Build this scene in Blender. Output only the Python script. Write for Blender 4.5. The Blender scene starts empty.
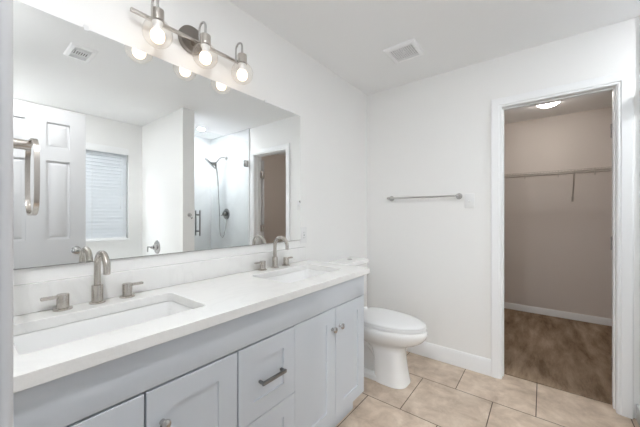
import bpy, bmesh, math, random
from math import sin, cos, pi, radians
from mathutils import Vector, Matrix

random.seed(7)
S = bpy.context.scene
COL = S.collection

# ------------------------------------------------------------------ camera
CAM = (1.39, 0.0, 1.24)
cd = bpy.data.cameras.new('camera')
cam = bpy.data.objects.new('camera', cd)
COL.objects.link(cam)
cam.location = CAM
cam.rotation_euler = (radians(90), 0, radians(37.874))
cd.sensor_fit = 'HORIZONTAL'
cd.sensor_width = 36
cd.lens = 36 * 286.688 / 640
cd.shift_y = 1.294 / 640
cd.clip_start = 0.01
S.camera = cam

# ------------------------------------------------------------------ world, lights, exposure
S.view_settings.view_transform = 'Standard'
S.view_settings.look = 'None'
S.view_settings.gamma = 1
S.view_settings.use_curve_mapping = False
S.view_settings.exposure = 0.56
S.cycles.use_denoising = True
S.cycles.max_bounces = 16
S.cycles.diffuse_bounces = 8
S.cycles.glossy_bounces = 8
S.cycles.transparent_max_bounces = 16
S.cycles.sample_clamp_indirect = 6

W = bpy.data.worlds.new('world')
S.world = W
W.use_nodes = True
bg = W.node_tree.nodes['Background']
bg.inputs[0].default_value = (0.86, 0.93, 1.0, 1)
bg.inputs[1].default_value = 0.3


def area(name, loc, rot, sx, sy, energy, color):
    d = bpy.data.lights.new(name, 'AREA')
    d.shape = 'RECTANGLE'
    d.size = sx
    d.size_y = sy
    d.energy = energy
    d.color = color
    o = bpy.data.objects.new(name, d)
    o.location = loc
    o.rotation_euler = rot
    COL.objects.link(o)
    return o


# daylight of the bedroom coming in through the entry doorway behind the camera
area('bedroom_daylight', (1.15, -2.0, 1.2), (radians(90), 0, 0), 1.8, 1.8, 20, (0.95, 0.98, 1.0))
# sky light outside the window, falling down between the slats
SKY_POS = Vector((4.3, 0.1, 3.5))
sk_dir = Vector((2.98, 1.05, 1.45)) - SKY_POS
area('sky_daylight', SKY_POS, sk_dir.to_track_quat('-Z', 'Y').to_euler(), 1.6, 1.6, 165, (0.92, 0.96, 1.0))
L_BULB = 2.4
L_SHOWER = 480.0
L_ADDED = 610.0  # strength of the two added, unseen downlights
L_CLOSET = 28.0

# ------------------------------------------------------------------ materials
def mat(name, color, rough=0.5, metal=0.0, bump=0.0, bscale=100.0, var=0.0, vscale=4.0, spec=0.5, coat=0.0):
    m = bpy.data.materials.new(name)
    m.use_nodes = True
    nt = m.node_tree
    b = nt.nodes['Principled BSDF']
    b.inputs['Roughness'].default_value = rough
    b.inputs['Metallic'].default_value = metal
    b.inputs['Specular IOR Level'].default_value = spec
    b.inputs['Coat Weight'].default_value = coat
    tc = nt.nodes.new('ShaderNodeTexCoord')
    n = nt.nodes.new('ShaderNodeTexNoise')
    n.inputs['Scale'].default_value = vscale
    n.inputs['Detail'].default_value = 4
    nt.links.new(tc.outputs['Object'], n.inputs['Vector'])
    mx = nt.nodes.new('ShaderNodeMix')
    mx.data_type = 'RGBA'
    c = list(color) + [1]
    mx.inputs[6].default_value = [max(0, v * (1 - var)) for v in color] + [1]
    mx.inputs[7].default_value = [min(1, v * (1 + var)) for v in color] + [1]
    nt.links.new(n.outputs['Fac'], mx.inputs[0])
    nt.links.new(mx.outputs[2], b.inputs['Base Color'])
    if bump:
        n2 = nt.nodes.new('ShaderNodeTexNoise')
        n2.inputs['Scale'].default_value = bscale
        n2.inputs['Detail'].default_value = 3
        nt.links.new(tc.outputs['Object'], n2.inputs['Vector'])
        bp = nt.nodes.new('ShaderNodeBump')
        bp.inputs['Strength'].default_value = bump
        bp.inputs['Distance'].default_value = 0.002
        nt.links.new(n2.outputs['Fac'], bp.inputs['Height'])
        nt.links.new(bp.outputs['Normal'], b.inputs['Normal'])
    return m


def emit_mat(name, color, strength):
    m = bpy.data.materials.new(name)
    m.use_nodes = True
    nt = m.node_tree
    b = nt.nodes['Principled BSDF']
    b.inputs['Base Color'].default_value = (0.9, 0.9, 0.9, 1)
    b.inputs['Emission Color'].default_value = list(color) + [1]
    b.inputs['Emission Strength'].default_value = strength
    return m


def glass_mat(name, tint, ior=1.45, rough=0.0):
    m = bpy.data.materials.new(name)
    m.use_nodes = True
    nt = m.node_tree
    nt.nodes.remove(nt.nodes['Principled BSDF'])
    out = nt.nodes['Material Output']
    tr = nt.nodes.new('ShaderNodeBsdfTransparent')
    tr.inputs[0].default_value = list(tint) + [1]
    gl = nt.nodes.new('ShaderNodeBsdfGlossy')
    gl.inputs['Roughness'].default_value = rough
    lw = nt.nodes.new('ShaderNodeLayerWeight')
    lw.inputs['Blend'].default_value = 0.5
    pw = nt.nodes.new('ShaderNodeMath')
    pw.operation = 'POWER'
    pw.inputs[1].default_value = 4.0
    nt.links.new(lw.outputs['Facing'], pw.inputs[0])
    fr = nt.nodes.new('ShaderNodeMapRange')
    f0 = ((ior - 1) / (ior + 1)) ** 2
    fr.inputs['To Min'].default_value = f0
    fr.inputs['To Max'].default_value = 0.75
    nt.links.new(pw.outputs[0], fr.inputs['Value'])
    ms = nt.nodes.new('ShaderNodeMixShader')
    nt.links.new(fr.outputs[0], ms.inputs[0])
    nt.links.new(tr.outputs[0], ms.inputs[1])
    nt.links.new(gl.outputs[0], ms.inputs[2])
    nt.links.new(ms.outputs[0], out.inputs['Surface'])
    return m


def tile_mat():
    m = bpy.data.materials.new('floor_tile')
    m.use_nodes = True
    nt = m.node_tree
    b = nt.nodes['Principled BSDF']
    tc = nt.nodes.new('ShaderNodeTexCoord')
    mp = nt.nodes.new('ShaderNodeMapping')
    mp.inputs['Location'].default_value = (-0.213, -0.422, 0)
    nt.links.new(tc.outputs['Object'], mp.inputs['Vector'])
    br = nt.nodes.new('ShaderNodeTexBrick')
    br.offset = 0.5
    br.inputs['Scale'].default_value = 1
    br.inputs['Brick Width'].default_value = 0.457
    br.inputs['Row Height'].default_value = 0.445
    br.inputs['Mortar Size'].default_value = 0.0028
    br.inputs['Mortar Smooth'].default_value = 0.2
    br.inputs['Color1'].default_value = (0.0, 0.0, 0.0, 1)
    br.inputs['Color2'].default_value = (1, 1, 1, 1)
    nt.links.new(mp.outputs[0], br.inputs['Vector'])
    n1 = nt.nodes.new('ShaderNodeTexNoise')
    n1.inputs['Scale'].default_value = 7.5
    n1.inputs['Detail'].default_value = 8
    n1.inputs['Roughness'].default_value = 0.66
    n1.inputs['Distortion'].default_value = 0.35
    nt.links.new(tc.outputs['Object'], n1.inputs['Vector'])
    rp = nt.nodes.new('ShaderNodeValToRGB')
    e = rp.color_ramp.elements
    e[0].position = 0.3
    e[0].color = (0.43, 0.33, 0.25, 1)
    e[1].position = 0.72
    e[1].color = (0.75, 0.635, 0.52, 1)
    k = rp.color_ramp.elements.new(0.5)
    k.color = (0.59, 0.475, 0.372, 1)
    nt.links.new(n1.outputs['Fac'], rp.inputs[0])
    # each tile a little lighter or darker
    mr = nt.nodes.new('ShaderNodeMapRange')
    mr.inputs['To Min'].default_value = 0.93
    mr.inputs['To Max'].default_value = 1.07
    nt.links.new(br.outputs['Color'], mr.inputs['Value'])
    mu = nt.nodes.new('ShaderNodeVectorMath')
    mu.operation = 'SCALE'
    nt.links.new(rp.outputs[0], mu.inputs[0])
    nt.links.new(mr.outputs[0], mu.inputs['Scale'])
    mx = nt.nodes.new('ShaderNodeMix')
    mx.data_type = 'RGBA'
    mx.inputs[7].default_value = (0.085, 0.055, 0.035, 1)
    nt.links.new(br.outputs['Fac'], mx.inputs[0])
    nt.links.new(mu.outputs[0], mx.inputs[6])
    nt.links.new(mx.outputs[2], b.inputs['Base Color'])
    b.inputs['Roughness'].default_value = 0.42
    bp = nt.nodes.new('ShaderNodeBump')
    bp.invert = True
    bp.inputs['Strength'].default_value = 0.6
    bp.inputs['Distance'].default_value = 0.002
    nt.links.new(br.outputs['Fac'], bp.inputs['Height'])
    nt.links.new(bp.outputs[0], b.inputs['Normal'])
    return m


def shower_tile_mat():
    m = bpy.data.materials.new('shower_tile')
    m.use_nodes = True
    nt = m.node_tree
    b = nt.nodes['Principled BSDF']
    tc = nt.nodes.new('ShaderNodeTexCoord')
    n1 = nt.nodes.new('ShaderNodeTexNoise')
    n1.inputs['Scale'].default_value = 2.2
    n1.inputs['Detail'].default_value = 6
    n1.inputs['Distortion'].default_value = 1.2
    nt.links.new(tc.outputs['Object'], n1.inputs['Vector'])
    rp = nt.nodes.new('ShaderNodeValToRGB')
    e = rp.color_ramp.elements
    e[0].position = 0.35
    e[0].color = (0.74, 0.755, 0.77, 1)
    e[1].position = 0.6
    e[1].color = (0.82, 0.835, 0.85, 1)
    nt.links.new(n1.outputs['Fac'], rp.inputs[0])
    nt.links.new(rp.outputs[0], b.inputs['Base Color'])
    b.inputs['Roughness'].default_value = 0.2
    return m


def quartz_mat():
    m = bpy.data.materials.new('quartz')
    m.use_nodes = True
    nt = m.node_tree
    b = nt.nodes['Principled BSDF']
    tc = nt.nodes.new('ShaderNodeTexCoord')
    n0 = nt.nodes.new('ShaderNodeTexNoise')
    n0.inputs['Scale'].default_value = 2.5
    n0.inputs['Detail'].default_value = 5
    n0.inputs['Distortion'].default_value = 1.5
    nt.links.new(tc.outputs['Object'], n0.inputs['Vector'])
    rp = nt.nodes.new('ShaderNodeValToRGB')
    e = rp.color_ramp.elements
    e[0].position = 0.47
    e[0].color = (0.82, 0.815, 0.80, 1)
    e[1].position = 0.53
    e[1].color = (0.82, 0.815, 0.80, 1)
    k = rp.color_ramp.elements.new(0.5)
    k.color = (0.79, 0.785, 0.77, 1)
    nt.links.new(n0.outputs['Fac'], rp.inputs[0])
    n1 = nt.nodes.new('ShaderNodeTexNoise')
    n1.inputs['Scale'].default_value = 260
    nt.links.new(tc.outputs['Object'], n1.inputs['Vector'])
    mr = nt.nodes.new('ShaderNodeMapRange')
    mr.inputs['To Min'].default_value = 0.97
    mr.inputs['To Max'].default_value = 1.03
    nt.links.new(n1.outputs['Fac'], mr.inputs['Value'])
    mu = nt.nodes.new('ShaderNodeVectorMath')
    mu.operation = 'SCALE'
    nt.links.new(rp.outputs[0], mu.inputs[0])
    nt.links.new(mr.outputs[0], mu.inputs['Scale'])
    nt.links.new(mu.outputs[0], b.inputs['Base Color'])
    b.inputs['Roughness'].default_value = 0.16
    return m


def carpet_mat():
    m = bpy.data.materials.new('carpet')
    m.use_nodes = True
    nt = m.node_tree
    b = nt.nodes['Principled BSDF']
    tc = nt.nodes.new('ShaderNodeTexCoord')
    mp = nt.nodes.new('ShaderNodeMapping')
    mp.inputs['Rotation'].default_value = (0, 0, radians(24))
    mp.inputs['Scale'].default_value = (5.0, 1.1, 1)
    nt.links.new(tc.outputs['Object'], mp.inputs['Vector'])
    n1 = nt.nodes.new('ShaderNodeTexNoise')
    n1.inputs['Scale'].default_value = 1.5
    n1.inputs['Detail'].default_value = 6
    n1.inputs['Roughness'].default_value = 0.65
    n1.inputs['Distortion'].default_value = 0.15
    nt.links.new(mp.outputs[0], n1.inputs['Vector'])
    rp = nt.nodes.new('ShaderNodeValToRGB')
    e = rp.color_ramp.elements
    e[0].position = 0.36
    e[0].color = (0.20, 0.135, 0.088, 1)
    e[1].position = 0.70
    e[1].color = (0.52, 0.40, 0.29, 1)
    nt.links.new(n1.outputs['Fac'], rp.inputs[0])
    n2 = nt.nodes.new('ShaderNodeTexNoise')
    n2.inputs['Scale'].default_value = 160
    n2.inputs['Detail'].default_value = 2
    nt.links.new(tc.outputs['Object'], n2.inputs['Vector'])
    mr = nt.nodes.new('ShaderNodeMapRange')
    mr.inputs['To Min'].default_value = 0.75
    mr.inputs['To Max'].default_value = 1.25
    nt.links.new(n2.outputs['Fac'], mr.inputs['Value'])
    mu = nt.nodes.new('ShaderNodeVectorMath')
    mu.operation = 'SCALE'
    nt.links.new(rp.outputs[0], mu.inputs[0])
    nt.links.new(mr.outputs[0], mu.inputs['Scale'])
    nt.links.new(mu.outputs[0], b.inputs['Base Color'])
    b.inputs['Roughness'].default_value = 1.0
    b.inputs['Specular IOR Level'].default_value = 0.1
    bp = nt.nodes.new('ShaderNodeBump')
    bp.inputs['Strength'].default_value = 0.8
    bp.inputs['Distance'].default_value = 0.006
    nt.links.new(n2.outputs['Fac'], bp.inputs['Height'])
    nt.links.new(bp.outputs[0], b.inputs['Normal'])
    return m


def slat_mat():
    m = bpy.data.materials.new('blind_slat')
    m.use_nodes = True
    nt = m.node_tree
    nt.nodes.remove(nt.nodes['Principled BSDF'])
    out = nt.nodes['Material Output']
    d = nt.nodes.new('ShaderNodeBsdfDiffuse')
    d.inputs[0].default_value = (0.85, 0.86, 0.87, 1)
    t = nt.nodes.new('ShaderNodeBsdfTranslucent')
    t.inputs[0].default_value = (0.84, 0.88, 0.93, 1)
    ms = nt.nodes.new('ShaderNodeMixShader')
    ms.inputs[0].default_value = 0.25
    nt.links.new(d.outputs[0], ms.inputs[1])
    nt.links.new(t.outputs[0], ms.inputs[2])
    nt.links.new(ms.outputs[0], out.inputs['Surface'])
    return m


PAINT = mat('wall_paint', (0.84, 0.836, 0.825), 0.6, bump=0.12, bscale=140, spec=0.3)
CEIL = mat('ceiling_paint', (0.87, 0.87, 0.87), 0.8, bump=0.5, bscale=42, spec=0.2)
TRIM = mat('trim_paint', (0.85, 0.855, 0.86), 0.35)
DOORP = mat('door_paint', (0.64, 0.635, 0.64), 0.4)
CLOSETWARM = mat('closet_warm_light_tint', (0.72, 0.665, 0.625), 0.65, bump=0.12, bscale=140, spec=0.2)  # tint of the warm dim closet light put into the wall colour
TILE = tile_mat()
CARPET = carpet_mat()
SHTILE = shower_tile_mat()
QUARTZ = quartz_mat()
CAB = mat('cabinet_paint', (0.60, 0.635, 0.68), 0.38)
CABIN = mat('cabinet_inside', (0.16, 0.15, 0.14), 0.7)
CERAMIC = mat('ceramic', (0.84, 0.84, 0.835), 0.08)
PLASTIC = mat('white_plastic', (0.78, 0.78, 0.78), 0.3)
VENT = mat('vent_enamel', (0.92, 0.92, 0.92), 0.35)
NICKEL = mat('brushed_nickel', (0.56, 0.525, 0.485), 0.27, 1.0)
STEEL = mat('satin_steel', (0.52, 0.51, 0.50), 0.25, 1.0)
PLATE = mat('plate_nickel', (0.30, 0.275, 0.255), 0.42, 1.0)
DARKSTEEL = mat('dark_steel', (0.27, 0.27, 0.27), 0.3, 1.0)
MIRROR = mat('mirror_silver', (0.93, 0.945, 0.94), 0.0, 1.0)
DARK = mat('duct_shade', (0.05, 0.05, 0.05), 0.8)  # near black, shade of the register opening put into the colour
GREYSHADE = mat('opening_shade', (0.12, 0.12, 0.12), 0.8)  # dark grey for openings, their shade put into the colour
WIRE = mat('wire_coating', (0.50, 0.46, 0.42), 0.4)
GLOBE = glass_mat('clear_globe_glass', (0.985, 0.98, 0.97), 1.38)
PANE = glass_mat('clear_pane_glass', (0.97, 0.985, 0.98), 1.3)
nt = GLOBE.node_tree
ms = nt.nodes.new('ShaderNodeMixShader')
ms.inputs[0].default_value = 0.07
tl_ = nt.nodes.new('ShaderNodeBsdfTranslucent')
tl_.inputs[0].default_value = (0.95, 0.93, 0.9, 1)
o_ = nt.nodes['Material Output']
nt.links.new(o_.inputs['Surface'].links[0].from_socket, ms.inputs[1])
nt.links.new(tl_.outputs[0], ms.inputs[2])
nt.links.new(ms.outputs[0], o_.inputs['Surface'])
BULB = emit_mat('bulb_glow', (1.0, 0.74, 0.50), L_BULB)
ADDEDGLOW = emit_mat('added_can_glow', (0.95, 0.975, 1.0), L_ADDED)  # lens of the added downlights
SHGLOW = emit_mat('downlight_glow', (0.96, 0.97, 1.0), L_SHOWER)
CLGLOW = emit_mat('dome_glow', (1.0, 0.94, 0.87), L_CLOSET)
SLAT = slat_mat()

# ------------------------------------------------------------------ mesh helpers
class MB:
    def __init__(self):
        self.bm = bmesh.new()

    def merge(self, t):
        me = bpy.data.meshes.new('tmp')
        t.to_mesh(me)
        t.free()
        self.bm.from_mesh(me)
        bpy.data.meshes.remove(me)
        return self

    def box(self, x0, x1, y0, y1, z0, z1, bev=0.0, seg=2, mtx=None):
        t = bmesh.new()
        bmesh.ops.create_cube(t, size=1)
        for v in t.verts:
            v.co = Vector((x0 + (v.co.x + .5) * (x1 - x0), y0 + (v.co.y + .5) * (y1 - y0), z0 + (v.co.z + .5) * (z1 - z0)))
        if bev:
            bmesh.ops.bevel(t, geom=list(t.edges), offset=bev, segments=seg, affect='EDGES', profile=0.5)
        if mtx is not None:
            bmesh.ops.transform(t, matrix=mtx, verts=t.verts)
        return self.merge(t)

    def rings(self, secs, closed=False, cap=True):
        """loft a list of equal-length rings of points"""
        t = self.bm
        vs = [[t.verts.new(p) for p in s] for s in secs]
        n = len(secs[0])
        m = len(vs)
        for i in range(m if closed else m - 1):
            a, b = vs[i], vs[(i + 1) % m]
            for j in range(n):
                t.faces.new((a[j], a[(j + 1) % n], b[(j + 1) % n], b[j]))
        if cap and not closed:
            t.faces.new(list(reversed(vs[0])))
            t.faces.new(vs[-1])
        return self

    def lathe(self, prof, loc, axis=(0, 0, 1), seg=24):
        """prof: list of (radius, height along the axis)"""
        q = Vector((0, 0, 1)).rotation_difference(Vector(axis).normalized())
        L = Vector(loc)
        secs = []
        for r, h in prof:
            r = max(r, 1e-4)
            secs.append([L + q @ Vector((r * cos(2 * pi * k / seg), r * sin(2 * pi * k / seg), h)) for k in range(seg)])
        return self.rings(secs)

    def cyl(self, a, b, r, r2=None, seg=20):
        a = Vector(a)
        d = Vector(b) - a
        return self.lathe([(r, 0), (r if r2 is None else r2, d.length)], a, d, seg)

    def tube(self, pts, r, seg=10, closed=False, shape=None):
        pts = [Vector(p) for p in pts]
        n = len(pts)
        rr = r if isinstance(r, (list, tuple)) else [r] * n
        tang = []
        for i in range(n):
            if closed:
                d = pts[(i + 1) % n] - pts[i - 1]
            else:
                d = pts[min(i + 1, n - 1)] - pts[max(i - 1, 0)]
            tang.append(d.normalized())
        up = Vector((0, 0, 1)) if abs(tang[0].z) < 0.9 else Vector((1, 0, 0))
        u = tang[0].cross(up).normalized()
        secs = []
        for i in range(n):
            if i:
                q = tang[i - 1].rotation_difference(tang[i])
                u = q @ u
            u = (u - tang[i] * u.dot(tang[i])).normalized()
            w = tang[i].cross(u)
            secs.append([pts[i] + (u * cos(2 * pi * k / seg) + w * sin(2 * pi * k / seg)) * rr[i] for k in range(seg)])
        return self.rings(secs, closed=closed)

    def build(self, name, m, parent=None, sharp=38, bevel=0.0):
        bm = self.bm
        bmesh.ops.recalc_face_normals(bm, faces=bm.faces)
        off = Vector((0, 0, 0))
        p = parent
        while p is not None:
            off += p.location
            p = p.parent
        if off.length:
            bmesh.ops.translate(bm, vec=-off, verts=bm.verts)
        for f in bm.faces:
            f.smooth = True
        lim = radians(sharp)
        for e in bm.edges:
            if len(e.link_faces) == 2:
                e.smooth = e.calc_face_angle(0) < lim
        me = bpy.data.meshes.new(name)
        bm.to_mesh(me)
        bm.free()
        me.materials.append(m)
        o = bpy.data.objects.new(name, me)
        COL.objects.link(o)
        if parent is not None:
            o.parent = parent
        if bevel:
            b = o.modifiers.new('bevel', 'BEVEL')
            b.width = bevel
            b.segments = 2
            b.limit_method = 'ANGLE'
            b.angle_limit = radians(50)
        return o


def thing(name, label, cat, loc=(0, 0, 0), group=None):
    o = bpy.data.objects.new(name, None)
    o.empty_display_size = 0.05
    COL.objects.link(o)
    o.location = loc
    o['label'] = label
    o['category'] = cat
    if group:
        o['group'] = group
    return o


def tag(o, label, cat, group=None):
    o['label'] = label
    o['category'] = cat
    if group:
        o['group'] = group
    return o


def struct(name, mb, m, label=None, cat=None, parent=None, bevel=0.0):
    o = mb.build(name, m, parent, bevel=bevel)
    if parent is None:
        o['kind'] = 'structure'
        if label:
            o['label'] = label
        if cat:
            o['category'] = cat
    return o


def copy_tree(o, loc, label, parent=None):
    c = o.copy()
    COL.objects.link(c)
    if parent is None:
        c.location = loc
        c['label'] = label
    else:
        c.parent = parent
    for ch in list(o.children):
        copy_tree(ch, None, None, c)
    return c


def rrect(x0, x1, y0, y1, z, r, seg=5):
    pts = []
    for (cx, cy, a0) in ((x1 - r, y1 - r, 0), (x0 + r, y1 - r, 90), (x0 + r, y0 + r, 180), (x1 - r, y0 + r, 270)):
        for k in range(seg + 1):
            a = radians(a0 + 90 * k / seg)
            pts.append(Vector((cx + r * cos(a), cy + r * sin(a), z)))
    return pts


def egg(xb, xf, w, yc, z, nf=2.0, nb=3.2, n=40, at=0.42):
    xc = xb + at * (xf - xb)
    pts = []
    for k in range(n):
        t = 2 * pi * k / n
        c, s = cos(t), sin(t)
        e = nf if c > 0 else nb
        rx = (xf - xc) if c > 0 else (xc - xb)
        pts.append(Vector((xc + rx * math.copysign(abs(c) ** (2 / e), c), yc + w * math.copysign(abs(s) ** (2 / e), s), z)))
    return pts


# ------------------------------------------------------------------ the room shell
D = 2.555          # back wall
H = 2.44           # ceiling
YF = 0.0285         # inner face of the entry wall
XG = 1.876          # shower front
XP, YP0, YP1 = 1.80, 1.587, 1.722   # partition end and faces
XW = 2.92          # window wall
T = 0.12

struct('floor', MB().box(-0.1, 3.02, -0.1, 2.648, -0.06, 0.0), TILE, 'beige square stone tiles with dark grout laid in staggered rows', 'floor')
struct('floor_closet', MB().box(0.4, 2.85, 2.648, 4.6, -0.06, 0.006), CARPET, 'brown carpet on the closet floor behind the doorway', 'carpet')
struct('ceiling', MB().box(-0.1, 3.02, -0.1, 4.6, H, H + 0.08), CEIL, 'white textured ceiling', 'ceiling')
struct('wall_left', MB().box(-0.1, 0, -0.1, D + T, 0, H), PAINT, 'white wall behind the mirror and vanity', 'wall')
OX0, OX1, OZ = 1.122, 1.776, 2.075      # closet opening (rough)
struct('wall_back', MB().box(0, OX0, D, D + T, 0, H).box(OX1, XW, D, D + T, 0, H).box(OX0, OX1, D, D + T, OZ, H), PAINT,
       'white back wall holding the towel bar and closet doorway', 'wall')
JX0, JX1 = 0.915, 1.597               # entry opening (rough)
struct('wall_front', MB().box(0, JX0, YF - T, YF, 0, H).box(JX1, XW, YF - T, YF, 0, H).box(JX0, JX1, YF - T, YF, 2.085, H), PAINT,
       'white entry wall at the left end of the vanity', 'wall')
WY0, WY1, WZ0, WZ1 = 0.60, 1.427, 0.925, 2.092
struct('wall_right', MB().box(XW, 3.02, -0.1, WY0, 0, H).box(XW, 3.02, WY1, YP1, 0, H).box(XW, 3.02, WY0, WY1, 0, WZ0).box(XW, 3.02, WY0, WY1, WZ1, H), PAINT,
       'white wall with the window over the tub', 'wall')
struct('wall_partition', MB().box(XP, XW, YP0, YP1, 0, H), PAINT, 'white partition between the tub and the shower', 'wall')
struct('wall_shower', MB().box(2.81, XW, YP1, D, 0, H), SHTILE, 'pale tiled end wall of the shower', 'wall')
struct('wall_shower_back', MB().box(1.852, 2.81, D - 0.014, D, 0, H, 0.002), SHTILE, 'pale tiled shower wall carrying the shower head', 'wall')
struct('wall_shower_front', MB().box(1.852, 2.81, YP1, YP1 + 0.012, 0, H), SHTILE, 'pale tiled shower side of the partition', 'wall')
struct('wall_closet_back', MB().box(0.4, 2.85, 4.5, 4.6, 0, H), CLOSETWARM, 'far wall of the closet, coloured greige for warm dim light', 'wall')
struct('wall_closet_left', MB().box(0.4, 0.5, D + T, 4.5, 0, H), CLOSETWARM, 'left wall of the closet, coloured greige for warm dim light', 'wall')
struct('wall_closet_right', MB().box(2.75, 2.85, D + T, 4.5, 0, H), CLOSETWARM, 'right wall of the closet, coloured greige for warm dim light', 'wall')
struct('trim_1', MB().box(1.834, 1.92, YP1 + 0.012, D - 0.014, 0.0, 0.10, 0.004), SHTILE, 'pale shower curb under the glass door', 'curb')


def base_run(mb, x0, x1, y0, y1, h, axis, sgn):
    """a baseboard with an eased top"""
    if axis == 'x':     # runs along x on the wall face y0, thickness towards sgn
        t = 0.014
        prof = [(0, 0), (t, 0), (t, h - 0.02), (t * 0.55, h - 0.006), (t * 0.4, h), (0, h)]
        secs = [[Vector((x, y0 + sgn * p, q)) for p, q in prof] for x in (x0, x1)]
    else:
        t = 0.014
        prof = [(0, 0), (t, 0), (t, h - 0.02), (t * 0.55, h - 0.006), (t * 0.4, h), (0, h)]
        secs = [[Vector((x0 + sgn * p, y, q)) for p, q in prof] for y in (y0, y1)]
    mb.rings(secs)
    return mb


struct('baseboard_back', base_run(MB(), 0.0, 1.082, D, D, 0.125, 'x', -1), TRIM, 'white baseboard along the back wall', 'baseboard')
struct('baseboard_left', base_run(MB(), 0.0, 0.0, 1.60, D - 0.014, 0.125, 'y', 1), TRIM, 'white baseboard behind the toilet', 'baseboard')
struct('baseboard_closet', base_run(MB(), 0.5, 2.75, 4.5, 4.5, 0.085, 'x', -1), TRIM, 'white baseboard on the closet far wall', 'baseboard')


def casing(mb, x0, x1, ztop, yface, sgn, w, zb=0.0):
    """door casing around an opening x0..x1 whose head is at ztop; profile stepped towards the opening"""
    # (distance out from the opening edge, projection)
    prof = [(0, 0), (0, 0.009), (0.007, 0.0115), (0.012, 0.009), (0.017, 0.0145), (w - 0.012, 0.018), (w - 0.003, 0.0175), (w, 0.014), (w, 0)]
    path = [(x0, zb, -1, 0), (x0, ztop, -1, 1), (x1, ztop, 1, 1), (x1, zb, 1, 0)]
    secs = []
    for (x, z, dx, dz) in path:
        secs.append([Vector((x + dx * p, yface + sgn * q, z + dz * p)) for p, q in prof])
    mb.rings(secs)
    return mb


# closet doorway: casing, jamb lining with stops
struct('trim_2', casing(MB(), 1.142, 1.757, 2.054, D, -1, 0.066), TRIM, 'white moulded casing around the closet doorway', 'door casing')
jm = MB().box(OX0, 1.145, D - 0.001, D + T + 0.004, 0, OZ).box(1.753, OX1, D - 0.001, D + T + 0.004, 0, OZ).box(1.145, 1.753, D - 0.001, D + T + 0.004, 2.052, OZ)
jm.box(1.145, 1.153, D + 0.045, D + 0.08, 0, 2.052).box(1.745, 1.753, D + 0.045, D + 0.08, 0, 2.052).box(1.153, 1.745, D + 0.045, D + 0.08, 2.046, 2.052)
struct('trim_3', jm, TRIM, 'white jamb lining of the closet doorway', 'door jamb')

# entry doorway (the camera stands in it)
jm = MB().box(JX0, 0.935, YF - T - 0.002, YF + 0.0015, 0, 2.085).box(1.577, JX1, YF - T - 0.002, YF + 0.0015, 0, 2.085).box(0.935, 1.577, YF - T - 0.002, YF + 0.0015, 2.065, 2.085)
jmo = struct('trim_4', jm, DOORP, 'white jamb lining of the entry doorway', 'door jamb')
cs = MB()
cs.box(0.872, 0.9335, YF, YF + 0.0135, 0, 2.066, 0.005, 3).box(0.872, 1.64, YF, YF + 0.0135, 2.067, 2.13, 0.005, 3)
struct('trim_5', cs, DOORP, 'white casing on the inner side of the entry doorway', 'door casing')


def six_panel(w, h, t, cols, rows):
    """door in local coords: x = 0..t thickness, y = 0..w, z = 0..h; stiles and rails proud of raised panels"""
    mb = MB()
    ys = [0] + [v for c in cols for v in c] + [w]
    zs = [0] + [v for r in rows for v in r] + [h]
    for i in range(0, len(ys), 2):
        mb.box(0, t, ys[i], ys[i + 1], 0, h)
    for j in range(0, len(zs), 2):
        for c in cols:
            mb.box(0.0, t, c[0], c[1], zs[j], zs[j + 1])
    for c in cols:
        for r in rows:
            mb.box(0.010, t - 0.010, c[0] - 0.001, c[1] + 0.001, r[0] - 0.001, r[1] + 0.001)
            for s in (0, 1):
                a = 0.010 if s == 0 else t - 0.010
                b = 0.003 if s == 0 else t - 0.003
                def ring(x, k):
                    return [Vector((x, c[0] + k, r[0] + k)), Vector((x, c[1] - k, r[0] + k)), Vector((x, c[1] - k, r[1] - k)), Vector((x, c[0] + k, r[1] - k))]
                mb.rings([ring(a, 0.014), ring(b, 0.036)])
    return mb


ROWS = [(0.23, 0.84), (1.04, 1.637), (1.735, 1.928)]
d1 = bpy.data.objects.new('door_1', None)
COL.objects.link(d1)
d1['kind'] = 'structure'
d1['label'] = 'white six panel entry door standing open, seen in the mirror'
d1['category'] = 'door'
d1.location = (1.572, 0.048, 0.013)
mb = six_panel(0.625, 2.04, 0.035, [(0.145, 0.280), (0.391, 0.526)], ROWS)
mb.bm.transform(Matrix.Translation(d1.location))
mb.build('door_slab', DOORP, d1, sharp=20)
kb = MB()
for s in (-1, 1):
    xx = 1.572 if s < 0 else 1.607
    kb.lathe([(0.030, 0), (0.031, 0.004), (0.026, 0.009), (0.011, 0.012), (0.010, 0.022), (0.018, 0.027), (0.026, 0.035), (0.027, 0.044), (0.020, 0.051), (0.001, 0.054)], (xx, 0.612, 0.959), (s, 0, 0))
kb.build('door_knob', STEEL, d1)

d2 = bpy.data.objects.new('door_2', None)
COL.objects.link(d2)
d2['kind'] = 'structure'
d2['label'] = 'white closet door folded open behind the right jamb'
d2['category'] = 'door'
d2.location = (1.757, 2.735, 0.012)
mb = six_panel(0.60, 2.0, 0.035, [(0.10, 0.25), (0.35, 0.50)], ROWS)
mb.bm.transform(Matrix.Translation(d2.location) @ Matrix.Rotation(radians(-72), 4, 'Z'))
mb.build('door_slab', DOORP, d2, sharp=20)
for z in (0.25, 1.05, 1.80):
    hb = MB().cyl((1.752, 2.700, z - 0.045), (1.752, 2.700, z + 0.045), 0.006, seg=10).box(1.7495, 1.7515, 2.66, 2.70, z - 0.045, z + 0.045)
    hb.box(1.752, 1.758, 2.700, 2.728, z - 0.045, z + 0.045)
    hb.build('hinge', STEEL, d2)

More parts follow.
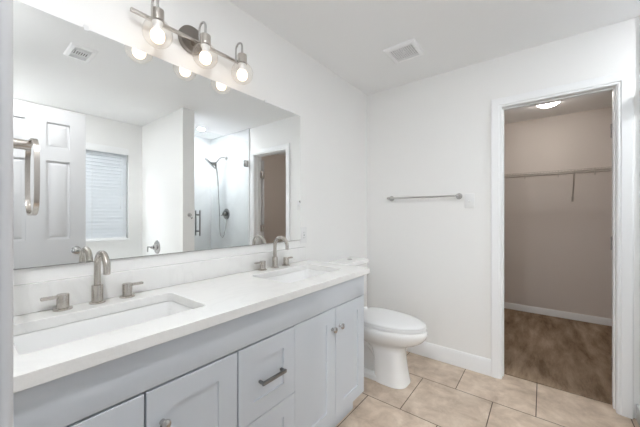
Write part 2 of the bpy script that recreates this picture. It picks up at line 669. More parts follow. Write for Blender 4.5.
# window with sill, frame and pane
w1 = MB().box(2.97, 3.01, WY0, WY0 + 0.05, WZ0, WZ1).box(2.97, 3.01, WY1 - 0.05, WY1, WZ0, WZ1)
w1.box(2.97, 3.01, WY0, WY1, WZ0, WZ0 + 0.05).box(2.97, 3.01, WY0, WY1, WZ1 - 0.05, WZ1)
wo = struct('window_1', w1, TRIM, 'white framed window over the tub, covered by a blind', 'window')
MB().box(2.985, 2.99, WY0 + 0.05, WY1 - 0.05, WZ0 + 0.05, WZ1 - 0.05).build('pane', PANE, wo)
struct('trim_6', MB().box(2.902, 2.97, WY0 - 0.01, WY1 + 0.01, WZ0 - 0.012, WZ0 + 0.012, 0.004), TRIM, 'white window sill under the blind', 'window sill')

bl = thing('window_blind', 'white slatted window blind, lowered and nearly closed, seen in the mirror', 'blind', (2.925, 1.03, WZ1))
MB().box(2.902, 2.916, WY0 + 0.005, WY1 - 0.004, 2.018, 2.10, 0.003).build('valance', TRIM, bl)
MB().box(2.92, 2.96, WY0 + 0.01, WY1 - 0.01, 2.055, 2.10).build('head_rail', TRIM, bl)
sb = MB()
zz = 2.035
k = 0
while zz > 0.97:
    tilt = radians(-58)
    mtx = Matrix.Translation((2.94, 0, zz)) @ Matrix.Rotation(tilt, 4, 'Y')
    sb.box(-0.025, 0.025, WY0 + 0.012, WY1 - 0.022, -0.0013, 0.0013, mtx=mtx)
    zz -= 0.0425
sb.build('slats', SLAT, bl)
MB().box(2.924, 2.954, WY0 + 0.012, WY1 - 0.022, 0.935, 0.953, 0.003).build('bottom_rail', TRIM, bl)
for yy in (WY0 + 0.10, 1.04, WY1 - 0.055):
    MB().cyl((2.917, yy, 0.94), (2.917, yy, 2.06), 0.0016, seg=6).build('ladder_cord', PLASTIC, bl)
wb = MB().cyl((2.914, WY1 - 0.09, 1.35), (2.914, WY1 - 0.09, 2.02), 0.002, seg=6).cyl((2.914, WY1 - 0.09, 1.31), (2.914, WY1 - 0.09, 1.35), 0.005, seg=8)
wb.build('pull_cord', PLASTIC, bl)

# ------------------------------------------------------------------ vanity
VY0, VY1 = 0.036, 1.578
VX = 0.51
van = thing('vanity_cabinet', 'long blue grey shaker vanity cabinet under the white countertop', 'vanity', (0.25, 0.81, 0))
cb = MB()
cb.box(0.001, VX - 0.021, VY1 - 0.018, VY1, 0.14, 0.871)
cb.box(0.001, 0.43, VY1 - 0.018, VY1, 0.0, 0.14)
cb.box(0.001, VX - 0.021, VY0, VY0 + 0.018, 0.0, 0.871)
cb.box(0.001, VX - 0.021, VY0 + 0.018, VY1 - 0.018, 0.14, 0.158)
cb.box(0.001, 0.008, VY0 + 0.018, VY1 - 0.018, 0.158, 0.871)
cb.build('carcass', CAB, van)
MB().box(VX - 0.021, VX, VY0, VY1, 0.745, 0.871, 0.0012).build('apron', CAB, van)
MB().box(0.415, 0.43, VY0 + 0.018, VY1 - 0.018, 0, 0.14).build('toe_kick', CAB, van)


def shaker(y0, y1, z0, z1, rail_y=0.075, rail_z=0.070):
    """shaker front: a frame with a panel recessed behind it"""
    mb = MB()
    t = 0.020
    def ring(x, ky, kz):
        return [Vector((x, y0 + ky, z0 + kz)), Vector((x, y1 - ky, z0 + kz)), Vector((x, y1 - ky, z1 - kz)), Vector((x, y0 + ky, z1 - kz))]
    e = 0.0012
    mb.rings([ring(VX - t, 0, 0), ring(VX - e, 0, 0), ring(VX, e, e), ring(VX, rail_y, rail_z), ring(VX - 0.006, rail_y + 0.001, rail_z + 0.001)])
    return mb


def knob(y, z, parent):
    MB().lathe([(0.0085, 0), (0.007, 0.004), (0.0055, 0.010), (0.008, 0.014), (0.0145, 0.018), (0.0158, 0.022), (0.014, 0.026), (0.008, 0.029), (0.0005, 0.030)],
               (VX, y, z), (1, 0, 0), 20).build('knob', STEEL, parent)


G = 0.003
ZD0, ZD1 = 0.142, 0.738
cells = [(VY0, 0.334, 'door'), (0.334, 0.643, 'door'), (0.643, 0.948, 'drawers'), (0.948, 1.268, 'door'), (1.268, VY1, 'door')]
gl = [0.001, G, G, 0.0004, 0.0017, 0.0]
kn = [0.289, 0.379, None, 1.237, 1.306]
for i, (a, b, kind) in enumerate(cells):
    a += gl[i]
    b -= gl[i + 1]
    top = ZD1 if i < 3 else ZD1 + 0.003
    if kind == 'door':
        d = shaker(a, b, ZD0, top).build('door', CAB, van, sharp=20)
        knob(kn[i], 0.634, d)
    else:
        for (z0, z1) in ((0.4445, top), (ZD0, 0.442)):
            d = shaker(a, b, z0, z1, 0.070, 0.070).build('drawer', CAB, van, sharp=20)
            zc = z0 + 0.138
            yc = (a + b) / 2 + 0.008
            p = MB()
            p.box(VX + 0.018, VX + 0.028, yc - 0.064, yc + 0.064, zc - 0.007, zc + 0.007, 0.0015)
            for s in (-1, 1):
                p.box(VX - 0.004, VX + 0.022, yc + s * 0.058 - 0.005, yc + s * 0.058 + 0.005, zc - 0.005, zc + 0.005, 0.001)
            p.build('handle', DARKSTEEL, d)

# ---- countertop with two sink cut-outs
CT0, CT1 = 0.034, 1.615
SX0, SX1 = 0.122, 0.410
SINKS = [(0.100, 0.580), (1.010, 1.490)]
ct = thing('countertop', 'white quartz vanity countertop with two sink openings and backsplash', 'countertop', (0.26, 0.82, 0.86))
t = bmesh.new()
edges = []


def loop(pts):
    vs = [t.verts.new(p) for p in pts]
    for i in range(len(vs)):
        edges.append(t.edges.new((vs[i], vs[(i + 1) % len(vs)])))


loop([Vector(p) for p in ((0.001, CT0, 0.906), (0.53, CT0, 0.906), (0.53, CT1, 0.906), (0.001, CT1, 0.906))])
for (a, b) in SINKS:
    loop(rrect(SX0, SX1, a, b, 0.906, 0.018))
bmesh.ops.triangle_fill(t, use_beauty=True, use_dissolve=False, edges=edges)
r = bmesh.ops.extrude_face_region(t, geom=list(t.faces))
bmesh.ops.translate(t, vec=(0, 0, -0.0345), verts=[v for v in r['geom'] if isinstance(v, bmesh.types.BMVert)])
MB().merge(t).build('slab', QUARTZ, ct, bevel=0.002)
MB().box(0.001, 0.021, CT0, 1.594, 0.907, 1.005, 0.0015).build('backsplash', QUARTZ, ct)

# ---- undermount sinks
sk = None
SINK_LABELS = ['white rectangular undermount sink near the left end of the counter', 'white rectangular undermount sink near the toilet end of the counter']
for i, (a, b) in enumerate(SINKS):
    yc = (a + b) / 2
    loc = (0.266, yc, 0.73)
    if sk is None:
        sk = thing('sink', SINK_LABELS[0], 'sink', loc, 'undermount sinks in the counter')
        secs = [rrect(SX0 - 0.020, SX1 + 0.020, a - 0.020, b + 0.020, 0.8705, 0.03),
                rrect(SX0 - 0.004, SX1 + 0.004, a - 0.004, b + 0.004, 0.8705, 0.020),
                rrect(SX0 - 0.001, SX1 + 0.001, a - 0.001, b + 0.001, 0.866, 0.020),
                rrect(SX0 + 0.006, SX1 - 0.006, a + 0.006, b - 0.006, 0.80, 0.024),
                rrect(SX0 + 0.014, SX1 - 0.014, a + 0.014, b - 0.014, 0.757, 0.030),
                rrect(SX0 + 0.036, SX1 - 0.036, a + 0.036, b - 0.036, 0.742, 0.030),
                rrect(SX0 + 0.110, SX1 - 0.110, a + 0.200, b - 0.200, 0.736, 0.030)]
        m_ = MB()
        m_.rings(secs, cap=False)
        m_.bm.verts.ensure_lookup_table()
        n_ = len(secs[0])
        m_.bm.faces.new([m_.bm.verts[len(m_.bm.verts) - n_ + q] for q in range(n_)])
        bo = m_.build('basin', CERAMIC, sk, sharp=60)
        MB().lathe([(0.024, 0), (0.024, 0.003), (0.020, 0.0045), (0.019, 0.003), (0.016, 0.004), (0.0005, 0.007)], (0.25, yc, 0.736), (0, 0, 1)).build('drain', NICKEL, sk)
    else:
        copy_tree(sk, loc, SINK_LABELS[1])

# ---- widespread faucets
FX = 0.056
FAUCET_LABELS = ['brushed nickel arched faucet with two lever handles at the left sink', 'brushed nickel arched faucet with two lever handles at the right sink near the toilet']


def make_faucet(y):
    z0 = 0.907
    root = thing('faucet', FAUCET_LABELS[0], 'faucet', (FX, y, z0), 'widespread faucets on the counter')
    s = MB()
    s.lathe([(0.0258, 0), (0.0258, 0.004), (0.0238, 0.006), (0.0182, 0.007), (0.0182, 0.066), (0.0172, 0.068), (0.0110, 0.069), (0.0110, 0.075)], (FX, y, z0))
    R = 0.054
    path = [(FX, y, z0 + 0.068), (FX, y, z0 + 0.10), (FX, y, z0 + 0.138)]
    for k in range(1, 13):
        a = pi - pi * 1.06 * k / 12
        path.append((FX + R + R * cos(a), y, z0 + 0.138 + R * sin(a)))
    a = pi - pi * 1.06
    ex, ez = FX + R + R * cos(a), z0 + 0.138 + R * sin(a)
    path.append((ex - 0.001, y, ez - 0.006))
    s.tube(path, 0.0112, 16)
    s.build('spout', NICKEL, root)
    for sg in (-1, 1):
        yy = y + sg * 0.099
        h = MB().lathe([(0.0268, 0), (0.0268, 0.004), (0.0245, 0.006), (0.0178, 0.007), (0.0178, 0.052), (0.0168, 0.054), (0.0005, 0.054)], (FX, yy, z0)).build('handle', NICKEL, root)
        ly = MB()
        y0, y1 = sorted((yy + sg * 0.012, yy + sg * 0.058))
        ly.box(FX - 0.009, FX + 0.009, y0, y1, z0 + 0.042, z0 + 0.052, 0.003)
        ly.build('lever', NICKEL, h)
    return root


f1 = make_faucet(0.340)
copy_tree(f1, (FX, 1.252, 0.907), FAUCET_LABELS[1])

# ---- mirror
MZ0, MZ1, MY0, MY1 = 1.059, 1.954, 0.06, 1.549
mr_ = thing('mirror', 'wide frameless mirror on the wall above the vanity', 'mirror', (0.0, 0.8, MZ0))
MB().box(0.0015, 0.0075, MY0, MY1, MZ0, MZ1, 0.0008, 1).build('glass', MIRROR, mr_)
for yy in (0.318, 1.22):
    MB().box(0.001, 0.0105, yy - 0.008, yy + 0.008, MZ1 + 0.0005, MZ1 + 0.013, 0.002).box(0.0078, 0.0105, yy - 0.008, yy + 0.008, MZ1 - 0.008, MZ1 + 0.006, 0.0012).build('clip', PLASTIC, mr_)
MB().box(0.0008, 0.009, MY0, MY1, MZ0 - 0.002, MZ0 - 0.0005).build('bottom_channel', STEEL, mr_)

# ---- vanity light
vl = thing('vanity_light', 'three globe brushed nickel bar light above the mirror', 'light fixture', (0.0, 0.75, 2.09))
MB().lathe([(0.066, 0.0), (0.066, 0.018), (0.063, 0.022), (0.0005, 0.022)], (0.001, 0.735, 2.108), (1, 0, 0), 36).build('back_plate', PLATE, vl)
bar = MB().box(0.043, 0.057, 0.452, 1.010, 2.080, 2.094, 0.0015)
bar.cyl((0.02, 0.735, 2.087), (0.05, 0.735, 2.087), 0.012)
bar.build('bar', NICKEL, vl)
GX, GZ = 0.105, 2.006
for y in (0.535, 0.752, 0.966):
    hook = []
    hook.append((0.05, y, 2.087))
    hook.append((0.05, y, 2.130))
    for k in range(0, 13):
        a = pi - pi * k / 12
        hook.append((0.05 + 0.0275 + 0.0275 * cos(a), y, 2.150 + 0.0275 * sin(a)))
    hook.append((GX, y, 2.105))
    MB().tube(hook, 0.0052, 10).build('arm', STEEL, vl)
    MB().lathe([(0.008, 0.052), (0.0245, 0.048), (0.025, 0.044), (0.025, 0.0), (0.022, 0.0), (0.022, 0.040), (0.0005, 0.041)], (GX, y, 2.056), (0, 0, 1), 28).build('socket', NICKEL, vl)
    R = 0.058
    prof = []
    for k in range(0, 23):
        a = radians(-90 + 158 * k / 22)
        prof.append((max(R * cos(a), 0.0003), R * sin(a)))
    prof.append((0.0215, 0.0585))
    m_ = MB()
    m_.lathe(prof, (GX, y, GZ), (0, 0, 1), 32)
    fs = [f for f in m_.bm.faces if len(f.verts) > 6 and f.calc_center_median().z > GZ]
    bmesh.ops.delete(m_.bm, geom=fs, context='FACES_ONLY')
    g = m_.build('globe', GLOBE, vl, sharp=60)
    bulb = MB().lathe([(0.0003, -0.036), (0.011, -0.034), (0.020, -0.028), (0.0255, -0.018), (0.0275, -0.006), (0.0255, 0.006), (0.021, 0.014), (0.0003, 0.015)], (GX, y, GZ - 0.004), (0, 0, 1), 24).build('bulb', BULB, vl)
    MB().lathe([(0.021, 0.0145), (0.0165, 0.024), (0.0155, 0.032), (0.0165, 0.040), (0.0212, 0.047), (0.0212, 0.052)], (GX, y, GZ - 0.004), (0, 0, 1), 24).build('bulb_neck', PLASTIC, bulb)

# ---- outlet by the mirror
ol = thing('power_outlet', 'white power outlet beside the lower right corner of the mirror', 'outlet', (0, 1.585, 1.092))
MB().box(0.0005, 0.007, 1.550, 1.620, 1.032, 1.150, 0.002).build('cover_plate', PLASTIC, ol)
MB().box(0.006, 0.010, 1.568, 1.602, 1.057, 1.125, 0.001).build('socket_face', PLASTIC, ol)
so = MB()
for zz in (1.073, 1.110):
    so.box(0.0095, 0.0105, 1.577, 1.5785, zz - 0.005, zz + 0.005).box(0.0095, 0.0105, 1.591, 1.5925, zz - 0.005, zz + 0.005)
so.box(0.0095, 0.0106, 1.580, 1.590, 1.0885, 1.0945)
so.build('slots', GREYSHADE, ol)

# ---- towel ring on the entry wall
tr = thing('towel_ring', 'brushed nickel towel ring on the wall at the left end of the mirror', 'towel ring', (0.28, YF, 1.43))
MB().lathe([(0.026, 0), (0.026, 0.006), (0.014, 0.008), (0.0135, 0.098), (0.012, 0.104), (0.0005, 0.104)], (0.28, YF + 0.0005, 1.430), (0, 1, 0)).build('post', NICKEL, tr)
secs = []
n = 48
for k in range(n):
    a = 2 * pi * k / n
    ex = 3.2
    def pt(rx, rz):
        return (0.285 + rx * math.copysign(abs(cos(a)) ** (2 / ex), cos(a)), 1.342 + rz * math.copysign(abs(sin(a)) ** (2 / ex), sin(a)))
    xo, zo = pt(0.078, 0.104)
    xi, zi = pt(0.073, 0.099)
    secs.append([Vector((xo, 0.130, zo)), Vector((xo, 0.141, zo)), Vector((xi, 0.141, zi)), Vector((xi, 0.130, zi))])
MB().rings(secs, closed=True).build('ring', NICKEL, tr)

# ------------------------------------------------------------------ toilet
TY = 2.045
to = thing('toilet', 'white two piece elongated toilet with closed lid beside the vanity', 'toilet', (0.3, TY, 0))
b = MB()
secs = [egg(0.17, 0.742, 0.178, TY, 0.418), egg(0.165, 0.749, 0.186, TY, 0.408), egg(0.165, 0.751, 0.188, TY, 0.390), egg(0.165, 0.742, 0.183, TY, 0.365),
        egg(0.17, 0.718, 0.170, TY, 0.335), egg(0.19, 0.678, 0.148, TY, 0.308), egg(0.24, 0.630, 0.124, TY, 0.287), egg(0.30, 0.600, 0.110, TY, 0.268),
        egg(0.345, 0.588, 0.104, TY, 0.235, 2.6), egg(0.365, 0.590, 0.103, TY, 0.17, 2.9), egg(0.37, 0.598, 0.105, TY, 0.10, 3.0), egg(0.37, 0.611, 0.110, TY, 0.03, 3.0), egg(0.37, 0.618, 0.113, TY, 0.001, 3.0)]
b.rings(secs)
# foot plate, trapway and the deck under the tank
b.rings([egg(0.09, 0.600, 0.106, TY, 0.001, 3, 4), egg(0.09, 0.600, 0.106, TY, 0.028, 3, 4), egg(0.10, 0.59, 0.098, TY, 0.036, 3, 4)])
b.tube([(0.40, TY, 0.16), (0.34, TY, 0.24), (0.27, TY, 0.27), (0.205, TY, 0.235), (0.175, TY, 0.15), (0.17, TY, 0.01)], [0.06, 0.066, 0.066, 0.064, 0.068, 0.074], 20)
b.rings([rrect(0.03, 0.26, TY - 0.10, TY + 0.10, 0.335, 0.03), rrect(0.025, 0.28, TY - 0.165, TY + 0.165, 0.375, 0.04), rrect(0.025, 0.28, TY - 0.165, TY + 0.165, 0.412, 0.04), rrect(0.03, 0.275, TY - 0.158, TY + 0.158, 0.418, 0.04)])
b.rings([egg(0.10, 0.45, 0.048, TY, 0.03, 3, 4), egg(0.10, 0.45, 0.052, TY, 0.20, 3, 4), egg(0.06, 0.45, 0.07, TY, 0.34, 3, 4)])
b.build('bowl', CERAMIC, to, sharp=50)
tk = MB()
tk.rings([rrect(0.030, 0.165, TY - 0.150, TY + 0.150, 0.418, 0.03), rrect(0.020, 0.180, TY - 0.170, TY + 0.170, 0.440, 0.03), rrect(0.016, 0.190, TY - 0.182, TY + 0.182, 0.822, 0.03)])
tk.build('tank', CERAMIC, to)
tl = MB()
tl.rings([rrect(0.012, 0.196, TY - 0.188, TY + 0.188, 0.823, 0.03), rrect(0.010, 0.201, TY - 0.192, TY + 0.192, 0.829, 0.032), rrect(0.010, 0.201, TY - 0.192, TY + 0.192, 0.851, 0.032), rrect(0.016, 0.195, TY - 0.186, TY + 0.186, 0.860, 0.03)])
lid = tl.build('tank_lid', CERAMIC, to)
MB().lathe([(0.022, 0), (0.022, 0.004), (0.019, 0.006), (0.0005, 0.006)], (0.095, TY + 0.03, 0.860), (0, 0, 1)).build('flush_button', STEEL, lid)
st = MB()
st.rings([egg(0.212, 0.737, 0.179, TY, 0.419), egg(0.210, 0.739, 0.181, TY, 0.421), egg(0.210, 0.739, 0.181, TY, 0.4355), egg(0.212, 0.738, 0.180, TY, 0.437)])
st.build('seat', PLASTIC, to)
sl = MB()
sl.rings([egg(0.197, 0.737, 0.180, TY, 0.438), egg(0.195, 0.739, 0.182, TY, 0.4395), egg(0.195, 0.738, 0.181, TY, 0.450), egg(0.20, 0.730, 0.175, TY, 0.457), egg(0.25, 0.68, 0.14, TY, 0.461), egg(0.33, 0.58, 0.07, TY, 0.463)])
sl.build('seat_lid', PLASTIC, to, sharp=50)
for s in (-1, 1):
    MB().box(0.198, 0.235, TY + s * 0.075 - 0.022, TY + s * 0.075 + 0.022, 0.420, 0.468, 0.006).build('hinge', PLASTIC, to)

# ------------------------------------------------------------------ back wall fittings
tb = thing('towel_bar', 'brushed metal towel bar on the back wall above the toilet', 'towel bar', (0.555, D, 1.392))
for x in (0.262, 0.848):
    MB().lathe([(0.025, 0), (0.025, 0.005), (0.021, 0.010), (0.0125, 0.030), (0.0115, 0.055), (0.0135, 0.066), (0.012, 0.080), (0.0005, 0.084)], (x, D - 0.0005, 1.392), (0, -1, 0)).build('bracket', STEEL, tb)
MB().cyl((0.250, D - 0.068, 1.392), (0.860, D - 0.068, 1.392), 0.0075, seg=16).build('rod', STEEL, tb)

ls = thing('light_switch', 'white toggle light switch beside the towel bar', 'light switch', (0.925, D, 1.352))
MB().box(0.890, 0.960, D - 0.007, D - 0.0005, 1.294, 1.410, 0.002).build('cover_plate', PLASTIC, ls)
mtx = Matrix.Translation((0.925, D - 0.008, 1.352)) @ Matrix.Rotation(radians(28), 4, 'X')
MB().box(-0.005, 0.005, -0.018, 0.004, -0.005, 0.005, 0.001, mtx=mtx).box(0.9195, 0.9305, D - 0.0085, D - 0.006, 1.340, 1.364).build('toggle', PLASTIC, ls)

# ------------------------------------------------------------------ ceiling fittings
ex = thing('exhaust_fan_grille', 'square white exhaust fan grille on the ceiling above the toilet', 'exhaust vent', (0.588, 2.04, H))
x0, x1, y0, y1 = 0.472, 0.702, 1.925, 2.155
f = MB()


def frame4(mb, x0, x1, y0, y1, w, z0, z1):
    """a bevelled ring frame lying flat under the ceiling"""
    def ring(k, z):
        return [Vector((x0 + k, y0 + k, z)), Vector((x1 - k, y0 + k, z)), Vector((x1 - k, y1 - k, z)), Vector((x0 + k, y1 - k, z))]
    mb.rings([ring(0, z1), ring(0.004, z0 + 0.004), ring(0.010, z0), ring(w, z0), ring(w, z1)], closed=True)
    return mb


frame4(f, x0, x1, y0, y1, 0.034, H - 0.016, H - 0.0005).build('frame', VENT, ex)
MB().box(x0 + 0.034, x1 - 0.034, y0 + 0.034, y1 - 0.034, H - 0.003, H - 0.0005).build('shade_sheet', GREYSHADE, ex)  # flat dark sheet standing for the shade behind the fan grille
g = MB()
a0, a1 = x0 + 0.034, x1 - 0.034
b0, b1 = y0 + 0.034, y1 - 0.034
N = 11
for i in range(N + 1):
    xx = a0 + (a1 - a0) * i / N
    yy = b0 + (b1 - b0) * i / N
    g.box(xx - 0.0020, xx + 0.0020, b0, b1, H - 0.013, H - 0.008)
    g.box(a0, a1, yy - 0.0020, yy + 0.0020, H - 0.0125, H - 0.0085)
g.cyl((0.587, 2.04, H - 0.008), (0.587, 2.04, H - 0.016), 0.013)
g.build('grid', VENT, ex)

rg = thing('air_register', 'white rectangular air register on the ceiling, seen at the upper left of the mirror', 'air vent', (1.326, 0.587, H))
x0, x1, y0, y1 = 1.205, 1.447, 0.510, 0.664
f = MB()
frame4(f, x0, x1, y0, y1, 0.028, H - 0.012, H - 0.0005).build('frame', VENT, rg)
MB().box(x0 + 0.028, x1 - 0.028, y0 + 0.028, y1 - 0.028, H - 0.002, H - 0.0005).build('shade_sheet', DARK, rg)  # flat sheet, coloured dark for the shade inside the duct
g = MB()
for i in range(7):
    yy = y0 + 0.036 + i * (y1 - y0 - 0.072) / 6
    g.box(1.288, 1.364, yy - 0.0025, yy + 0.0025, H - 0.012, H - 0.003)
for xx in (1.286, 1.366):
    g.box(xx - 0.004, xx + 0.004, y0 + 0.028, y1 - 0.028, H - 0.012, H - 0.003)
for xx in (1.250, 1.268, 1.384, 1.402):
    g.box(xx - 0.0022, xx + 0.0022, y0 + 0.028, y1 - 0.028, H - 0.010, H - 0.003)
g.build('louvers', VENT, rg)

dl = thing('recessed_light', 'round white recessed ceiling light above the shower', 'ceiling light', (2.386, 2.143, H), 'recessed ceiling lights')
MB().lathe([(0.066, 0.0), (0.066, -0.004), (0.046, -0.007), (0.044, -0.002)], (2.386, 2.143, H - 0.0005), (0, 0, 1), 36).build('trim_ring', PLASTIC, dl)
MB().lathe([(0.043, 0.0), (0.043, -0.003), (0.0005, -0.004)], (2.386, 2.143, H - 0.006), (0, 0, 1), 36).build('lens', SHGLOW, dl)
c1 = copy_tree(dl, (2.60, 0.25, H), 'unseen recessed ceiling light added above the bathtub to brighten the tub wall')  # added lamp out of view, brightens the tub wall
c2 = copy_tree(dl, (1.05, 0.12, H), 'unseen recessed ceiling light added just inside the entry doorway to brighten the countertop')  # extra lamp placed out of sight to lift the countertop
for c in (c1, c2):
    for ch in c.children:
        if ch.name.startswith('lens'):
            ch.material_slots[0].link = 'OBJECT'
            ch.material_slots[0].material = ADDEDGLOW

# ------------------------------------------------------------------ shower (seen in the mirror)
gd = thing('shower_glass_door', 'clear frameless glass shower door with a bar handle, seen in the mirror', 'shower door', (XG, 2.15, 0.10))
MB().box(XG - 0.005, XG + 0.005, YP1 + 0.022, D - 0.020, 0.112, 2.26, 0.001).build('glass', PANE, gd)
for zz in (0.42, 1.95):
    h = MB()
    for s in (-1, 1):
        xa, xb = sorted((XG + s * 0.0052, XG + s * 0.014))
        h.box(xa, xb, D - 0.078, D - 0.022, zz - 0.045, zz + 0.045, 0.002)
    h.box(XG - 0.013, XG + 0.013, D - 0.0205, D - 0.0145, zz - 0.045, zz + 0.045, 0.001)
    h.build('hinge', STEEL, gd)
h = MB()
yp = 1.805
for s in (-1, 1):
    xx = XG + s * 0.047
    h.cyl((xx, yp, 0.992), (xx, yp, 1.292), 0.0085, seg=14)
    for zz in (1.045, 1.240):
        h.cyl((XG + s * 0.0052, yp, zz), (xx, yp, zz), 0.0065, seg=12)
        h.cyl((XG + s * 0.0052, yp, zz), (XG + s * 0.009, yp, zz), 0.012, seg=14)
h.build('handle', DARKSTEEL, gd)

YS = D - 0.014
sh = thing('shower_head_set', 'chrome rain shower head with hand spray and hose on the shower wall', 'shower head', (2.385, YS, 1.25))
m_ = MB().lathe([(0.032, 0), (0.030, 0.006), (0.012, 0.010), (0.011, 0.014)], (2.385, YS - 0.0005, 2.09), (0, -1, 0))
m_.tube([(2.385, YS - 0.01, 2.09), (2.387, YS - 0.05, 2.095), (2.392, YS - 0.09, 2.085), (2.402, YS - 0.13, 2.045), (2.41, YS - 0.15, 2.005)], 0.011, 12)
m_.build('arm', STEEL, sh)
m_ = MB()
m_.lathe([(0.012, 0), (0.024, -0.012), (0.026, -0.04), (0.018, -0.055)], (2.412, YS - 0.155, 2.010), (-0.3, 0.5, 0.85), 18)
ax = Vector((0.36, -0.62, -0.70)).normalized()
hc = Vector((2.45, 2.31, 1.988))
m_.tube([(2.412, YS - 0.16, 1.995), (2.43, 2.34, 2.0), hc - ax * 0.02], 0.013, 12)
m_.lathe([(0.02, -0.022), (0.06, -0.014), (0.098, -0.005), (0.103, 0.004), (0.100, 0.010), (0.0005, 0.012)], hc, ax, 36)
m_.build('rain_head', DARKSTEEL, sh)
m_ = MB()
m_.tube([(2.405, YS - 0.165, 1.99), (2.398, YS - 0.155, 1.90), (2.390, YS - 0.145, 1.78), (2.386, YS - 0.138, 1.66)], [0.018, 0.013, 0.011, 0.010], 12)
m_.build('hand_spray', STEEL, sh)
cv = []
hp = [(2.386, YS - 0.138, 1.66), (2.388, YS - 0.13, 1.52), (2.400, YS - 0.11, 1.28), (2.415, YS - 0.095, 1.06), (2.412, YS - 0.085, 0.95), (2.378, YS - 0.075, 0.905), (2.338, YS - 0.07, 0.95), (2.322, YS - 0.06, 1.03), (2.335, YS - 0.04, 1.13), (2.352, YS - 0.012, 1.19)]
hp = [Vector(p) for p in hp]
for i in range(len(hp) - 1):
    p0, p1, p2, p3 = hp[max(i - 1, 0)], hp[i], hp[i + 1], hp[min(i + 2, len(hp) - 1)]
    for k in range(5):
        u = k / 5
        cv.append(0.5 * ((2 * p1) + (p2 - p0) * u + (2 * p0 - 5 * p1 + 4 * p2 - p3) * u * u + (3 * p1 - p0 - 3 * p2 + p3) * u ** 3))
cv.append(hp[-1])
MB().tube(cv, 0.0065, 8).build('hose', STEEL, sh)
m_ = MB().lathe([(0.082, 0), (0.082, 0.004), (0.076, 0.009), (0.032, 0.012), (0.030, 0.04), (0.024, 0.06), (0.0005, 0.062)], (2.382, YS - 0.0005, 1.252), (0, -1, 0), 32)
m_.cyl((2.382, YS - 0.048, 1.252), (2.44, YS - 0.055, 1.225), 0.008, 0.006, 12)
m_.build('valve', DARKSTEEL, sh)

rh = MB().lathe([(0.022, 0), (0.022, 0.005), (0.008, 0.008), (0.0075, 0.030), (0.011, 0.034), (0.0005, 0.036)], (XP - 0.0005, 1.662, 1.238), (-1, 0, 0), 20)
rh.tube([(XP - 0.025, 1.662, 1.236), (XP - 0.035, 1.662, 1.205), (XP - 0.050, 1.662, 1.195), (XP - 0.062, 1.662, 1.212)], 0.005, 8)
tag(rh.build('robe_hook', STEEL), 'small metal robe hook on the partition end beside the shower door', 'hook')

tv = thing('tub_valve', 'round chrome tub valve with a lever handle on the partition wall', 'valve', (2.445, YP0, 0.835))
MB().lathe([(0.085, 0), (0.085, 0.004), (0.078, 0.010), (0.034, 0.013), (0.030, 0.045), (0.0005, 0.047)], (2.445, YP0 - 0.0005, 0.835), (0, -1, 0), 32).build('escutcheon', STEEL, tv)
m_ = MB().cyl((2.445, YP0 - 0.045, 0.835), (2.460, YP0 - 0.07, 0.835), 0.016, seg=16)
m_.tube([(2.458, YP0 - 0.065, 0.835), (2.51, YP0 - 0.067, 0.839), (2.555, YP0 - 0.068, 0.835), (2.557, YP0 - 0.068, 0.808), (2.557, YP0 - 0.068, 0.772)], [0.011, 0.009, 0.008, 0.0075, 0.0065], 10)
m_.build('lever', STEEL, tv)

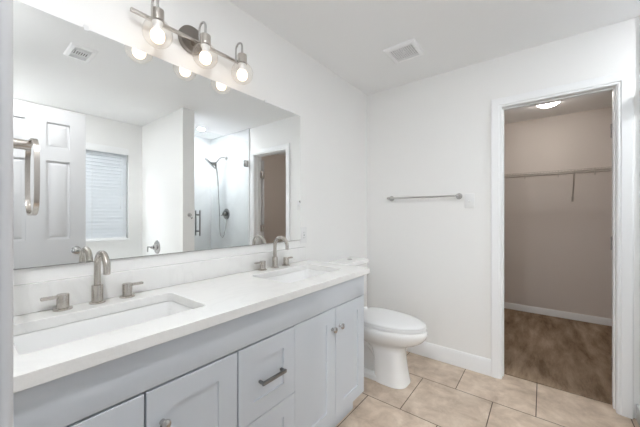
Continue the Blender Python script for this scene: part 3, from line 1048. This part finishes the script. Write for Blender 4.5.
tu = MB()
tu.rings([rrect(2.235, 2.918, 0.037, 1.585, 0.001, 0.01), rrect(2.225, 2.918, 0.037, 1.585, 0.47, 0.01), rrect(2.22, 2.918, 0.037, 1.585, 0.485, 0.01), rrect(2.225, 2.916, 0.040, 1.582, 0.495, 0.01),
          rrect(2.30, 2.875, 0.11, 1.515, 0.495, 0.10), rrect(2.31, 2.865, 0.12, 1.505, 0.48, 0.10), rrect(2.36, 2.82, 0.24, 1.47, 0.18, 0.12), rrect(2.42, 2.76, 0.32, 1.40, 0.13, 0.10)])
tag(tu.build('bathtub', CERAMIC, sharp=50), 'white alcove bathtub under the window', 'bathtub')

# ------------------------------------------------------------------ closet fittings
cl = thing('closet_ceiling_light', 'round white dome light on the closet ceiling', 'ceiling light', (1.432, 3.80, H))
MB().lathe([(0.116, 0), (0.116, -0.020), (0.108, -0.024)], (1.432, 3.80, H - 0.0005), (0, 0, 1), 40).build('base_ring', PLASTIC, cl)
prof = [(0.106 * cos(radians(a)), -0.024 - 0.054 * sin(radians(a))) for a in range(0, 91, 10)]
MB().lathe(prof, (1.432, 3.80, H - 0.0005), (0, 0, 1), 40).build('dome', CLGLOW, cl)

ws = thing('wire_shelf', 'long coated wire shelf with hanging rail across the closet far wall', 'shelf', (1.62, 4.35, 1.74))
SZ, SY0, SY1 = 1.738, 4.20, 4.49
m_ = MB()
for yy, zz in ((SY0, SZ), (SY0 - 0.004, SZ - 0.022), (SY0 + 0.10, SZ - 0.004), (SY0 + 0.2, SZ - 0.004), (SY1, SZ - 0.004)):
    m_.cyl((0.505, yy, zz), (2.745, yy, zz), 0.003, seg=8)
x = 0.53
while x < 2.74:
    m_.box(x - 0.001, x + 0.001, SY0, SY1, SZ - 0.0014, SZ + 0.0014)
    m_.box(x - 0.001, x + 0.001, SY0 - 0.0045, SY0 - 0.0015, SZ - 0.022, SZ)
    x += 0.027
m_.build('wire_deck', WIRE, ws)
MB().cyl((0.505, SY0 + 0.012, SZ - 0.038), (2.745, SY0 + 0.012, SZ - 0.038), 0.006, seg=12).build('hanging_rail', WIRE, ws)
for x in (1.22, 1.525, 1.827, 0.9, 2.14, 2.46):
    MB().box(x - 0.003, x + 0.003, SY0 - 0.006, SY0 + 0.014, SZ - 0.075, SZ + 0.004, 0.001).build('rail_hook', WIRE, ws)
for x in (1.665, 2.40, 0.80):
    m_ = MB().tube([(x, SY0 + 0.004, SZ - 0.01), (x, SY1 + 0.003, 1.425)], 0.007, 8)
    m_.box(x - 0.010, x + 0.010, SY1 + 0.004, SY1 + 0.0095, 1.395, 1.45, 0.001)
    m_.build('brace', WIRE, ws)
